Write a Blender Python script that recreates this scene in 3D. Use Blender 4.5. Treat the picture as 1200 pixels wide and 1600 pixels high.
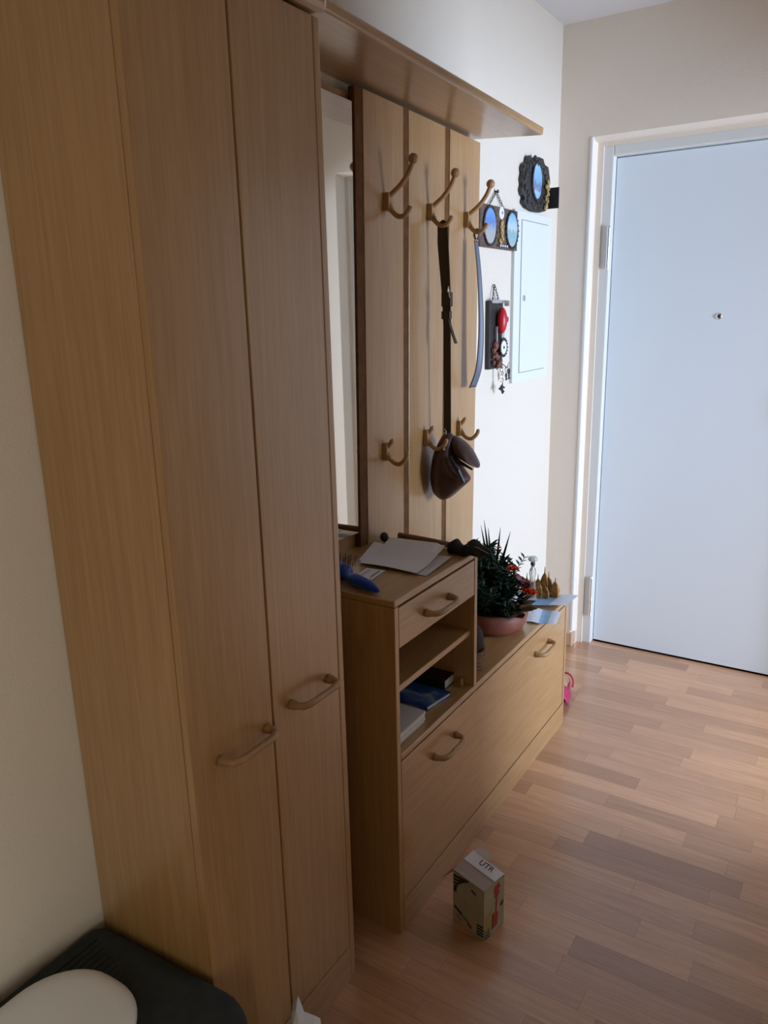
import bpy, bmesh, math, random
from mathutils import Vector, Matrix, Euler, noise
random.seed(7)
S = bpy.context.scene
C = S.collection
for o in list(bpy.data.objects): bpy.data.objects.remove(o)

# ---------------------------------------------------------------- camera
cam = bpy.data.objects.new('camera', bpy.data.cameras.new('camera')); C.objects.link(cam)
yaw, pitch, roll = 0.5693, -0.2554, -0.0230
fwd = Vector((-math.sin(yaw)*math.cos(pitch), math.cos(yaw)*math.cos(pitch), math.sin(pitch)))
rt = Vector((math.cos(yaw), math.sin(yaw), 0)); up = rt.cross(fwd)
r2 = rt*math.cos(roll) + up*math.sin(roll); u2 = up*math.cos(roll) - rt*math.sin(roll)
M = Matrix((r2, u2, -fwd)).transposed().to_4x4(); M.translation = Vector((1.1165, 0.0, 1.4386))
cam.matrix_world = M
cam.data.sensor_fit = 'VERTICAL'; cam.data.sensor_height = 24; cam.data.lens = 1190.67*24/1600
cam.data.clip_start = 0.02
S.camera = cam

# ---------------------------------------------------------------- light and exposure
S.view_settings.view_transform = 'Standard'; S.view_settings.look = 'None'
S.view_settings.gamma = 1.0; S.view_settings.use_curve_mapping = False
S.view_settings.exposure = 0.0
w = bpy.data.worlds.new('world'); S.world = w; w.use_nodes = True
w.node_tree.nodes['Background'].inputs[0].default_value = (0.75, 0.85, 1.0, 1)
w.node_tree.nodes['Background'].inputs[1].default_value = 0.3
def area(name, loc, look, sx, sy, power, col, spread=180):
    d = bpy.data.lights.new(name, 'AREA'); d.shape = 'RECTANGLE'; d.size = sx; d.size_y = sy
    d.energy = power; d.color = col; d.spread = math.radians(spread)
    o = bpy.data.objects.new(name, d); C.objects.link(o); o.location = loc
    o.rotation_euler = Vector(look).to_track_quat('-Z', 'Y').to_euler(); return o
DAY_POWER, DAY_COL = 166, (0.62, 0.76, 1.0)          # daylight of the window in the side room
BACK_POWER, BACK_COL = 54, (0.98, 0.98, 0.90)         # added fill lamp right-behind the camera, brightens the near end
area('window_daylight', (3.55, 2.28, 1.16), (-1, 0, 0), 1.0, 1.25, DAY_POWER, DAY_COL)
area('back_fill', (3.0, -1.6, 1.5), (-1, .45, -0.05), 1.3, 1.3, BACK_POWER, BACK_COL)

# ---------------------------------------------------------------- materials
def nt(name):
    m = bpy.data.materials.new(name); m.use_nodes = True
    t = m.node_tree; b = t.nodes['Principled BSDF']; return m, t, b
def plain(name, col, rough=.5, metal=0, bump=0, bscale=200, spec=.5, var=0, vscale=8, coat=0):
    m, t, b = nt(name)
    b.inputs['Base Color'].default_value = (*col, 1); b.inputs['Roughness'].default_value = rough
    b.inputs['Metallic'].default_value = metal; b.inputs['Specular IOR Level'].default_value = spec
    b.inputs['Coat Weight'].default_value = coat
    tc = t.nodes.new('ShaderNodeTexCoord')
    if bump:
        n = t.nodes.new('ShaderNodeTexNoise'); n.inputs['Scale'].default_value = bscale; n.inputs['Detail'].default_value = 3
        bp = t.nodes.new('ShaderNodeBump'); bp.inputs['Strength'].default_value = bump; bp.inputs['Distance'].default_value = .002
        t.links.new(tc.outputs['Object'], n.inputs['Vector']); t.links.new(n.outputs[0], bp.inputs['Height'])
        t.links.new(bp.outputs[0], b.inputs['Normal'])
    if var:
        n = t.nodes.new('ShaderNodeTexNoise'); n.inputs['Scale'].default_value = vscale; n.inputs['Detail'].default_value = 4
        rp = t.nodes.new('ShaderNodeValToRGB')
        rp.color_ramp.elements[0].position = .3; rp.color_ramp.elements[1].position = .7
        rp.color_ramp.elements[0].color = (*[c*(1-var) for c in col], 1); rp.color_ramp.elements[1].color = (*[min(1, c*(1+var)) for c in col], 1)
        t.links.new(tc.outputs['Object'], n.inputs['Vector']); t.links.new(n.outputs[0], rp.inputs[0])
        t.links.new(rp.outputs[0], b.inputs['Base Color'])
    return m
def wood(name, c1, c2, axis='Z', rough=.42, rnd=False, fine=1.0):
    """laminate with grain along one axis; rnd: each object gets its own tone"""
    m, t, b = nt(name); N = t.nodes.new; L = t.links.new
    tc = N('ShaderNodeTexCoord'); mp = N('ShaderNodeMapping')
    sc = {'X': (2.2, 40, 40), 'Y': (40, 2.2, 40), 'Z': (40, 40, 1.5)}[axis]
    mp.inputs['Scale'].default_value = [s*fine for s in sc]
    L(tc.outputs['Object'], mp.inputs['Vector'])
    vec = mp.outputs[0]
    if rnd:
        oi = N('ShaderNodeObjectInfo'); ad = N('ShaderNodeVectorMath'); ad.operation = 'ADD'
        sm = N('ShaderNodeMath'); sm.operation = 'MULTIPLY'; sm.inputs[1].default_value = 90
        L(oi.outputs['Random'], sm.inputs[0]); L(vec, ad.inputs[0]); L(sm.outputs[0], ad.inputs[1]); vec = ad.outputs[0]
    n1 = N('ShaderNodeTexNoise'); n1.inputs['Scale'].default_value = .35; n1.inputs['Detail'].default_value = 2
    n1.inputs['Distortion'].default_value = 1.2
    n2 = N('ShaderNodeTexNoise'); n2.inputs['Scale'].default_value = 4; n2.inputs['Detail'].default_value = 6; n2.inputs['Roughness'].default_value = .7
    wv = N('ShaderNodeMath'); wv.operation = 'MULTIPLY'; wv.inputs[1].default_value = 34
    sn = N('ShaderNodeMath'); sn.operation = 'SINE'
    L(vec, n1.inputs['Vector']); L(vec, n2.inputs['Vector']); L(n1.outputs[0], wv.inputs[0]); L(wv.outputs[0], sn.inputs[0])
    mx = N('ShaderNodeMath'); mx.operation = 'MULTIPLY_ADD'; mx.inputs[1].default_value = .06; L(sn.outputs[0], mx.inputs[0]); L(n2.outputs[0], mx.inputs[2])
    rp = N('ShaderNodeValToRGB'); rp.color_ramp.elements[0].position = .32; rp.color_ramp.elements[1].position = .68
    rp.color_ramp.elements[0].color = (*c1, 1); rp.color_ramp.elements[1].color = (*c2, 1)
    L(mx.outputs[0], rp.inputs[0]); col = rp.outputs[0]
    if rnd:
        r3 = N('ShaderNodeValToRGB'); e = r3.color_ramp.elements
        e[0].color = (.74, .68, .62, 1); e[1].color = (1.16, 1.16, 1.14, 1)
        e.new(.25).color = (.88, .86, .83, 1); e.new(.6).color = (1.0, 1.0, 1.0, 1)
        mm = N('ShaderNodeMix'); mm.data_type = 'RGBA'; mm.blend_type = 'MULTIPLY'; mm.inputs[0].default_value = 1
        L(oi.outputs['Random'], r3.inputs[0]); L(col, mm.inputs[6]); L(r3.outputs[0], mm.inputs[7]); col = mm.outputs[2]
    L(col, b.inputs['Base Color']); b.inputs['Roughness'].default_value = rough; b.inputs['Coat Weight'].default_value = 1; b.inputs['Coat Roughness'].default_value = .24
    bp = N('ShaderNodeBump'); bp.inputs['Strength'].default_value = .12; bp.inputs['Distance'].default_value = .001
    L(n2.outputs[0], bp.inputs['Height']); L(bp.outputs[0], b.inputs['Normal'])
    return m
OAK1, OAK2 = (.37, .198, .068), (.465, .27, .108)
oakZ = wood('oak_laminate_upright', OAK1, OAK2, 'Z'); oakY = wood('oak_laminate_long', OAK1, OAK2, 'Y')
oakX = wood('oak_laminate_deep', OAK1, OAK2, 'X')
oakE = plain('oak_edge', (.46, .30, .155), .45, bump=.05)
batten = plain('dark_oak_batten', (.15, .065, .02), .6, var=.25, vscale=40, spec=.2)
hookw = plain('turned_wood', (.40, .23, .10), .4, var=.12, vscale=60)
beech = wood('beech_laminate', (.475, .238, .115), (.585, .325, .18), 'X', .28, rnd=True)
beech_base = plain('beech_skirting', (.55, .35, .23), .4, var=.06)
joint = plain('floor_joint', (.22, .13, .08), .7)
def plaster(name, col):
    m, t, b = nt(name); N = t.nodes.new; L = t.links.new
    b.inputs['Base Color'].default_value = (*col, 1); b.inputs['Roughness'].default_value = .9; b.inputs['Specular IOR Level'].default_value = .15
    tc = N('ShaderNodeTexCoord'); n = N('ShaderNodeTexNoise'); n.inputs['Scale'].default_value = 180; n.inputs['Detail'].default_value = 4
    n2 = N('ShaderNodeTexNoise'); n2.inputs['Scale'].default_value = 7; n2.inputs['Detail'].default_value = 3
    ad = N('ShaderNodeMath'); ad.operation = 'MULTIPLY_ADD'; ad.inputs[1].default_value = 2.5
    L(tc.outputs['Object'], n.inputs['Vector']); L(tc.outputs['Object'], n2.inputs['Vector']); L(n2.outputs[0], ad.inputs[0]); L(n.outputs[0], ad.inputs[2])
    bp = N('ShaderNodeBump'); bp.inputs['Strength'].default_value = .35; bp.inputs['Distance'].default_value = .0025
    L(ad.outputs[0], bp.inputs['Height']); L(bp.outputs[0], b.inputs['Normal']); return m
cream = plaster('cream_plaster', (.82, .73, .625)); sidewall = plaster('pale_plaster', (.73, .665, .57)); white_pl = plaster('white_plaster', (.74, .73, .73))
door_white = plain('white_door_lacquer', (.80, .88, .94), .4, bump=.03, bscale=60)
frame_white = plain('frame_enamel', (.72, .73, .71), .4)
steel = plain('steel', (.75, .76, .78), .25, 1); darksteel = plain('dark_metal', (.06, .06, .06), .4, .8)
box_white = plain('white_enamel', (.72, .76, .79), .35)
black = plain('black_fabric', (.012, .013, .016), .8, bump=.3, bscale=150)
blackgloss = plain('black_cover', (.012, .012, .013), .35)
char = plain('charcoal_fabric', (.022, .030, .032), .85, bump=.5, bscale=400, var=.2, vscale=30)
white_pad = plain('white_smooth_plastic', (.84, .87, .88), .5)
paper = plain('white_paper', (.78, .77, .80), .7, bump=.05); paper2 = plain('grey_paper', (.62, .60, .60), .7)
ink = plain('ink', (.03, .03, .035), .6); inkgrey = plain('grey_ink', (.3, .3, .32), .6)
bluep = plain('blue_plastic', (.005, .06, .42), .3); leather = plain('brown_leather', (.058, .022, .019), .38, bump=.25, bscale=70, var=.3, vscale=25)
strapm = plain('dark_strap', (.03, .017, .010), .45); horn = plain('blue_grey_plastic', (.13, .15, .20), .45)
terra = plain('terracotta', (.22, .065, .04), .55, var=.15, vscale=20)
leafm = plain('dark_green_leaf', (.012, .035, .018), .5, var=.5, vscale=40); leafl = plain('green_leaf', (.02, .085, .055), .5)
orange = plain('orange_petal', (.75, .09, .015), .55, var=.2, vscale=60); redb = plain('red_leaf', (.10, .012, .012), .6)
kraft = plain('brown_wrap', (.13, .065, .022), .7, var=.3, vscale=30); golden = plain('dry_golden_leaf', (.27, .135, .03), .45, var=.7, vscale=70)
glass, gt, gb = nt('clear_glass'); gb.inputs['Transmission Weight'].default_value = .9; gb.inputs['Roughness'].default_value = .05; gb.inputs['Base Color'].default_value = (.85, .88, .86, 1)
mirror_m = plain('mirror_silver', (.88, .90, .88), .02, 1)
wicker = plain('wicker', (.16, .075, .03), .7, var=.4, vscale=90)
pink = plain('pink_strap', (.42, .015, .10), .5, bump=.3, bscale=200); redtrim = plain('red_trim', (.50, .015, .05), .45); insole = plain('beige_insole', (.66, .53, .38), .7); sole = plain('dark_sole', (.10, .04, .07), .6)
pewter = plain('dark_pewter', (.045, .042, .042), .45, .4, bump=.9, bscale=120, var=.7, vscale=90); gold = plain('old_gold', (.60, .46, .20), .35, .8, bump=.6, bscale=200)
plaquew = plain('dark_plaque_wood', (.11, .07, .05), .6, var=.35, vscale=50); badge = plain('badge_white', (.75, .77, .82), .4)
plaqued = plain('black_brown_wood', (.022, .018, .018), .5, var=.3, vscale=50)
redr = plain('red_enamel', (.55, .012, .02), .35); silver = plain('silver_trim', (.7, .7, .72), .3, .8); brownfig = plain('brown_relief', (.16, .05, .035), .55, var=.4, vscale=80)
card_w = plain('printed_carton', (.40, .37, .27), .6, var=.1, vscale=20); card_in = plain('carton_inside', (.42, .34, .30), .75); redink = plain('red_print', (.42, .05, .03), .6)
yellowp = plain('ochre_print', (.42, .29, .10), .6); blackp = plain('black_print', (.02, .02, .02), .6)
mapw = plain('leaflet_white', (.66, .72, .82), .55, var=.06, vscale=60); mapb = plain('leaflet_blue', (.27, .48, .72), .55, var=.12, vscale=40)
pages = plain('page_edges', (.72, .70, .72), .7)
def ramp_mat(name, stops, axis='Z', nscale=9, amt=.35, rough=.15, coat=0, scale=1.0):
    """printed picture: bands of colour along one generated axis, broken up by noise"""
    m, t, b = nt(name); N = t.nodes.new; L = t.links.new
    tc = N('ShaderNodeTexCoord'); sp = N('ShaderNodeSeparateXYZ'); n = N('ShaderNodeTexNoise'); n.inputs['Scale'].default_value = nscale; n.inputs['Detail'].default_value = 5
    L(tc.outputs['Generated'], sp.inputs[0]); L(tc.outputs['Generated'], n.inputs['Vector'])
    a = N('ShaderNodeMath'); a.operation = 'MULTIPLY_ADD'; a.inputs[1].default_value = amt; a.inputs[2].default_value = -amt/2
    L(n.outputs[0], a.inputs[0]); s = N('ShaderNodeMath'); s.operation = 'ADD'; L(a.outputs[0], s.inputs[0]); L(sp.outputs[axis], s.inputs[1])
    rp = N('ShaderNodeValToRGB'); e = rp.color_ramp.elements
    e[0].position = stops[0][0]; e[0].color = (*stops[0][1], 1); e[1].position = stops[-1][0]; e[1].color = (*stops[-1][1], 1)
    for p_, c_ in stops[1:-1]: e.new(p_).color = (*c_, 1)
    L(s.outputs[0], rp.inputs[0]); L(rp.outputs[0], b.inputs['Base Color']); b.inputs['Roughness'].default_value = rough; return m
pic1 = ramp_mat('landscape_print', [(0, (.45, .42, .40)), (.35, (.38, .40, .42)), (.5, (.25, .34, .50)), (.6, (.10, .22, .55)), (1, (.16, .36, .78))])
pic2 = ramp_mat('lake_print', [(0, (.40, .47, .50)), (.3, (.22, .45, .52)), (.45, (.30, .42, .45)), (.55, (.50, .62, .70)), (1, (.10, .42, .75))], nscale=6)
pic3 = ramp_mat('sky_print', [(0, (.25, .48, .78)), (.18, (.35, .60, .85)), (.35, (.14, .18, .33)), (.5, (.20, .42, .70)), (1, (.30, .60, .90))], nscale=5, amt=.5)
bookcov = ramp_mat('blue_cover_print', [(0, (.006, .02, .10)), (.3, (.02, .06, .26)), (.48, (.12, .22, .42)), (.6, (.30, .36, .25)), (.75, (.02, .10, .38)), (1, (.008, .04, .12))], axis='Y', nscale=3.5, amt=1.1, rough=.3)

# ---------------------------------------------------------------- mesh helpers
class MB:
    def __init__(s): s.v = []; s.f = []
    def add(s, vs, fs):
        n = len(s.v); s.v += [Vector(p) for p in vs]; s.f += [tuple(i+n for i in f) for f in fs]; return s
    def box(s, a, b):
        x0, y0, z0 = a; x1, y1, z1 = b
        return s.add([(x0,y0,z0),(x1,y0,z0),(x1,y1,z0),(x0,y1,z0),(x0,y0,z1),(x1,y0,z1),(x1,y1,z1),(x0,y1,z1)],
                     [(0,3,2,1),(4,5,6,7),(0,1,5,4),(1,2,6,5),(2,3,7,6),(3,0,4,7)])
    def tube(s, pts, rad, seg=10, cap=True):
        pts = [Vector(p) for p in pts]; n = len(pts)
        if not hasattr(rad, '__len__'): rad = [rad]*n
        prev = None; rings = []
        for i, p in enumerate(pts):
            t = (pts[min(i+1, n-1)] - pts[max(i-1, 0)]).normalized()
            if prev is None: a = t.orthogonal().normalized()
            else: a = (prev - t*prev.dot(t)); a = a.normalized() if a.length > 1e-6 else t.orthogonal().normalized()
            prev = a; b = t.cross(a)
            rings.append([p + (a*math.cos(k*2*math.pi/seg) + b*math.sin(k*2*math.pi/seg))*rad[i] for k in range(seg)])
        vs = [q for r in rings for q in r]
        fs = [(i*seg+k, i*seg+(k+1) % seg, (i+1)*seg+(k+1) % seg, (i+1)*seg+k) for i in range(n-1) for k in range(seg)]
        if cap: fs += [tuple(range(seg-1, -1, -1)), tuple((n-1)*seg+k for k in range(seg))]
        return s.add(vs, fs)
    def lathe(s, prof, center=(0,0,0), axis='Z', seg=24, sx=1, sy=1):
        c = Vector(center); vs = []; prof = [(max(r, 2e-4), h) for r, h in prof]
        for r, h in prof:
            for k in range(seg):
                a = k*2*math.pi/seg; x, y = r*math.cos(a)*sx, r*math.sin(a)*sy
                vs.append(c + Vector({'Z': (x, y, h), 'X': (h, x, y), 'Y': (y, h, x)}[axis]))
        n = len(prof)
        fs = [(i*seg+k, i*seg+(k+1) % seg, (i+1)*seg+(k+1) % seg, (i+1)*seg+k) for i in range(n-1) for k in range(seg)]
        if prof[0][0] > 1e-5: fs.append(tuple(range(seg-1, -1, -1)))
        if prof[-1][0] > 1e-5: fs.append(tuple((n-1)*seg+k for k in range(seg)))
        return s.add(vs, fs)
    def ball(s, c, r, seg=14, sc=(1,1,1)):
        n = 8; vs = []; c = Vector(c)
        for i in range(n+1):
            a = (-math.pi/2 + math.pi*i/n)*.985
            for k in range(seg):
                b = k*2*math.pi/seg
                vs.append(c + Vector((r*math.cos(a)*math.cos(b)*sc[0], r*math.cos(a)*math.sin(b)*sc[1], r*math.sin(a)*sc[2])))
        return s.add(vs, [(i*seg+k, i*seg+(k+1) % seg, (i+1)*seg+(k+1) % seg, (i+1)*seg+k) for i in range(n) for k in range(seg)] + [tuple(range(seg-1, -1, -1)), tuple(n*seg+k for k in range(seg))])
    def prism(s, poly, axis, a, b):
        """poly of 2-D points in the plane normal to axis, extruded a..b"""
        def P(p, h): return {'X': (h, p[0], p[1]), 'Y': (p[0], h, p[1]), 'Z': (p[0], p[1], h)}[axis]
        n = len(poly)
        return s.add([P(p, a) for p in poly] + [P(p, b) for p in poly],
                     [tuple(range(n-1, -1, -1)), tuple(range(n, 2*n))] + [(i, (i+1) % n, n+(i+1) % n, n+i) for i in range(n)])
    def sheet(s, fn, nu, nv, th=.0006):
        """thin folded sheet with thickness along +z"""
        vs = [Vector(fn(i/nu, j/nv)) for j in range(nv+1) for i in range(nu+1)]; n = len(vs); W = nu+1
        lo = [v - Vector((0, 0, th)) for v in vs]
        fs = [(j*W+i, j*W+i+1, (j+1)*W+i+1, (j+1)*W+i) for j in range(nv) for i in range(nu)]
        fs += [tuple(n+k for k in reversed(f)) for f in fs[:nu*nv]]
        rim = [i for i in range(nu+1)] + [j*W+nu for j in range(1, nv+1)] + [nv*W+i for i in range(nu-1, -1, -1)] + [j*W for j in range(nv-1, 0, -1)]
        fs += [(rim[(k+1) % len(rim)], rim[k], n+rim[k], n+rim[(k+1) % len(rim)]) for k in range(len(rim))]
        return s.add(vs, fs)
    def xf(s, mat): s.v = [mat @ v for v in s.v]; return s
    def build(s, name, mat, parent=None, bevel=0, smooth=False, subsurf=0, world=True):
        off = parent_loc(parent) if (parent and world) else Vector((0,0,0))
        if parent is None:
            lo = [min(v[i] for v in s.v) for i in range(3)]; hi = [max(v[i] for v in s.v) for i in range(3)]
            off = Vector(((lo[0]+hi[0])/2, (lo[1]+hi[1])/2, lo[2])) if world else off
        me = bpy.data.meshes.new(name); me.from_pydata([v - off for v in s.v], [], s.f); me.validate()
        bm = bmesh.new(); bm.from_mesh(me); bmesh.ops.remove_doubles(bm, verts=bm.verts, dist=1e-6)
        bmesh.ops.recalc_face_normals(bm, faces=bm.faces); bm.to_mesh(me); bm.free(); me.update()
        me.materials.append(mat)
        o = bpy.data.objects.new(name, me); C.objects.link(o)
        if parent: o.parent = parent
        else: o.location = off
        if bevel:
            b = o.modifiers.new('bevel', 'BEVEL'); b.width = bevel; b.segments = 2; b.limit_method = 'ANGLE'
        if subsurf:
            b = o.modifiers.new('sub', 'SUBSURF'); b.levels = subsurf; b.render_levels = subsurf
        if smooth:
            for p in me.polygons: p.use_smooth = True
        return o
def parent_loc(p):
    l = Vector((0,0,0))
    while p: l += p.location; p = p.parent
    return l
def tag(o, label=None, cat=None, group=None, kind=None):
    if label: o['label'] = label
    if cat: o['category'] = cat
    if group: o['group'] = group
    if kind: o['kind'] = kind
    return o
def thing(name, label, cat, loc, group=None):
    o = bpy.data.objects.new(name, None); o.empty_display_size = .05; C.objects.link(o); o.location = loc
    return tag(o, label, cat, group)
def box(name, a, b, mat, parent=None, bevel=0): return MB().box(a, b).build(name, mat, parent, bevel)
def struct(o, label=None):
    o['kind'] = 'structure'
    if label: o['label'] = label
    return o
def copy_tree(o, parent=None):
    c = o.copy(); C.objects.link(c); c.parent = parent
    for ch in list(o.children): copy_tree(ch, c)
    return c
def text_mb(txt, size, mat, name, parent, matw, depth=.0003, off=None):
    """flat print: text outline turned into a mesh"""
    cu = bpy.data.curves.new('t', 'FONT'); cu.body = txt; cu.size = size; cu.extrude = depth; cu.align_x = 'CENTER'; cu.align_y = 'CENTER'
    t = bpy.data.objects.new('t', cu); C.objects.link(t); dg = bpy.context.evaluated_depsgraph_get()
    me = bpy.data.meshes.new_from_object(t.evaluated_get(dg)); bpy.data.objects.remove(t)
    me.transform(Matrix.Translation(-parent_loc(parent)) @ matw); me.materials.clear(); me.materials.append(mat)
    o = bpy.data.objects.new(name, me); C.objects.link(o); o.parent = parent; return o
def frame_mat(o, x, y):
    x = Vector(x).normalized(); z = x.cross(Vector(y)).normalized(); y = z.cross(x)
    m = Matrix((x, y, z)).transposed().to_4x4(); m.translation = Vector(o); return m

# ================================================================ SETTING
L, H, XR, YB = 3.05, 2.45, 1.42, -1.7
# floor: base plus laminate blocks in rows along X
floor = struct(MB().box((-.12, YB, -.06), (XR+.1, L+.25, -.0025)).build('floor', joint), 'beech laminate floor with staggered pale and darker blocks')
RW = .0645; y = 2.2
rows = []; yy = 2.2
while yy < L+.16: yy += RW
while yy > .45: rows.append(yy); yy -= RW
cache = {}
for yr in rows:
    x = -.1 - random.random()*.4
    while x < XR+.02:
        ln = random.choice([.28, .34, .40, .46])
        x1 = min(x+ln, XR+.05); xa = max(x, -.02)
        if yr > L and x1 > 1.14: x1 = 1.14
        if yr > L and xa < .1: xa = max(xa, .10)
        if x1 - xa > .02:
            key = (round(x1-xa, 3))
            if key not in cache:
                a = (x1-xa)/2 - .0002; b = RW/2 - .0002
                me = bpy.data.meshes.new('floor_block')
                me.from_pydata([(-a,-b,-.0025),(a,-b,-.0025),(a,b,-.0025),(-a,b,-.0025),(-a,-b,0),(a,-b,0),(a,b,0),(-a,b,0)], [],
                               [(0,3,2,1),(4,5,6,7),(0,1,5,4),(1,2,6,5),(2,3,7,6),(3,0,4,7)])
                me.materials.append(beech); cache[key] = me
            o = bpy.data.objects.new('floor_block', cache[key]); C.objects.link(o); o.parent = floor
            o.location = Vector(((x1+xa)/2, yr-RW/2, 0)) - floor.location
        x += ln
lowrow = rows[-1]-RW
MB().box((-.02, YB, -.0025), (XR+.05, lowrow, 0)).build('floor_field', beech, floor)
struct(box('wall_left', (-.12, YB-.1, -.02), (0, L+.25, H+.05), sidewall), 'pale plaster wall behind the hall furniture')
struct(box('ceiling', (-.12, YB-.1, H), (XR+.1, L+.25, H+.1), white_pl))
# far wall with door opening .121 .. 1.125, 0 .. 2.057 and rounded plaster edge
D0, D1, DZ = .121, 1.125, 2.057
wf = MB()
wf.prism([(-.0, L), (D0, L), (D0+.012, L+.03), (D0+.012, L+.2), (-.0, L+.2)], 'Z', -.02, DZ)
wf.prism([(XR, L), (D1, L), (D1-.012, L+.03), (D1-.012, L+.2), (XR, L+.2)], 'Z', -.02, DZ)
wf.prism([(L, DZ), (L+.03, DZ-.012), (L+.2, DZ-.012), (L+.2, DZ)], 'X', D0, D1)
wf.box((0, L, DZ), (XR, L+.2, H))
wf.box((D0+.012, L+.055, 0), (.156, L+.2, DZ-.012)); wf.box((D1-.035, L+.055, 0), (D1-.012, L+.2, DZ-.012)); wf.box((.156, L+.055, 2.03), (D1-.035, L+.2, DZ-.012))
struct(wf.build('wall_far', cream), 'cream textured plaster wall around the door recess')
box('corner_bead', (D0-.002, L-.003, .07), (D0+.010, L+.016, DZ+.002), white_pl, bpy.data.objects['wall_far'], .003)
b0 = MB().box((0, L-.012, 0), (D0+.001, L, .062)); b0.box((D0, L-.012, 0), (D0+.012, L+.055, .062))
struct(b0.build('baseboard_far', beech_base, bevel=.003), 'short beech skirting piece in the corner beside the door')
# frame and leaf
fr = MB(); fy0, fy1 = L+.062, L+.12
fr.box((.150, fy0, 0), (.193, fy1, 2.03)); fr.box((1.053, fy0, 0), (1.096, fy1, 2.03)); fr.box((.193, fy0, 1.994), (1.053, fy1, 2.03))
d1 = thing('door_1', 'white flat entrance door leaf with a small peephole', 'door', (.62, L+.1, 0)); d1['kind'] = 'structure'; del d1['category']
fr.build('door_frame', frame_white, d1, bevel=.004)
box('door_leaf', (.195, L+.098, .008), (1.051, L+.138, 1.990), door_white, d1, .002)
for z0, z1 in ((1.585, 1.745), (.135, .315)):
    hp = MB().lathe([(.007, z0), (.007, z0+.06), (.0085, z0+.06), (.0085, z0+.064), (.007, z0+.064), (.007, z1-.008), (.004, z1)], (.189, L+.054, 0), seg=14)
    hp.box((.184, L+.058, z0+.01), (.1925, L+.063, z1-.01)); hg = hp.build('hinge', steel, d1, smooth=False)
pe = MB().lathe([(.011, 0), (.011, -.004), (.007, -.006)], (.606, L+.098, 1.399), 'Y', 18).build('peephole_ring', steel, d1)
MB().lathe([(.006, -.0055), (.002, -.0075)], (.606, L+.098, 1.399), 'Y', 14).build('peephole_lens', blackgloss, pe)
pl = MB().box((.975, L+.09, .93), (1.01, L+.098, 1.15)).build('handle_plate', steel, d1, bevel=.003)
MB().lathe([(.012, 0), (.012, -.03), (.028, -.035), (.030, -.05), (.02, -.06)], (.992, L+.09, 1.07), 'Y', 20).build('handle', steel, pl, smooth=True)
box('threshold_gap', (.193, L+.10, -.02), (1.053, L+.25, .0), darksteel, d1)
# right wall with the doorway that lets the daylight in
RY0, RY1, RZ = 2.06, 2.96, 1.93
BY0, BY1 = -1.35, -.40  # added unseen doorway that lets the fill lamp reach the near end
wr = MB().box((XR, YB, -.02), (XR+.12, BY0, H)); wr.box((XR, BY0, RZ), (XR+.12, BY1, H)); wr.box((XR, BY1, -.02), (XR+.12, RY0, H)); wr.box((XR, RY1, -.02), (XR+.12, L+.25, H)); wr.box((XR, RY0, RZ), (XR+.12, RY1, H))
struct(wr.build('wall_right', cream))
tr = MB().box((XR-.012, RY0-.06, 0), (XR+.132, RY0, RZ+.06)); tr.box((XR-.012, RY1, 0), (XR+.132, RY1+.06, RZ+.06)); tr.box((XR-.012, RY0, RZ), (XR+.132, RY1, RZ+.06))
struct(tr.build('trim_1', frame_white, bevel=.003))
# side room (lit by its window) and room behind
sr = MB().box((XR+.12, 1.0, -.06), (3.9, 4.4, 0)); struct(sr.build('floor_side_room', beech_base))
struct(MB().box((XR+.12, 1.0, H), (3.9, 4.4, H+.08)).build('ceiling_side_room', white_pl))
struct(MB().box((XR+.12, .92, -.02), (3.9, 1.0, H)).box((XR+.12, 4.4, -.02), (3.9, 4.48, H)).build('wall_side_room', sidewall))
wn = MB().box((3.82, 1.0, -.02), (3.9, 1.95, H)).box((3.82, 3.55, -.02), (3.9, 4.4, H)).box((3.82, 1.95, -.02), (3.9, 3.55, .65)).box((3.82, 1.95, 2.25), (3.9, 3.55, H))
struct(wn.build('wall_window_side', sidewall))
# closed wall behind the camera, and the added room holding the fill lamp
wb = MB().box((0, YB-.1, -.02), (XR+.12, YB, H))
struct(MB().box((XR+.12, -2.6, -.06), (3.9, .6, 0)).build('floor_back_room', beech_base))
struct(MB().box((XR+.12, -2.6, H), (3.9, .6, H+.08)).build('ceiling_back_room', white_pl))
struct(MB().box((XR+.12, -2.7, -.02), (3.9, -2.6, H)).box((XR+.12, .6, -.02), (3.9, .68, H)).box((XR+.02, -2.6, -.02), (XR+.12, YB, H)).box((3.9, -2.7, -.02), (3.98, .68, H)).build('wall_back_room', sidewall))
struct(wb.build('wall_back', sidewall))

# ================================================================ HANDLES
def bow_handle(xf, yc, zc, parent, cc=.115, mat=hookw):
    """turned wooden bow handle standing off a front that faces +X"""
    h = cc/2
    m = MB().tube([(xf, yc-h, zc), (xf+.006, yc-h, zc), (xf+.016, yc-h+.001, zc), (xf+.026, yc-h+.006, zc), (xf+.031, yc-h+.018, zc), (xf+.032, yc-h+.034, zc), (xf+.031, yc, zc),
                   (xf+.032, yc+h-.034, zc), (xf+.031, yc+h-.018, zc), (xf+.026, yc+h-.006, zc), (xf+.016, yc+h-.001, zc), (xf+.006, yc+h, zc), (xf, yc+h, zc)],
                  [.0095, .0095, .007, .0072, .0068, .0062, .0058, .0062, .0068, .0072, .007, .0095, .0095], 12)
    return m.build('handle', mat, parent, smooth=True)

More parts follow.
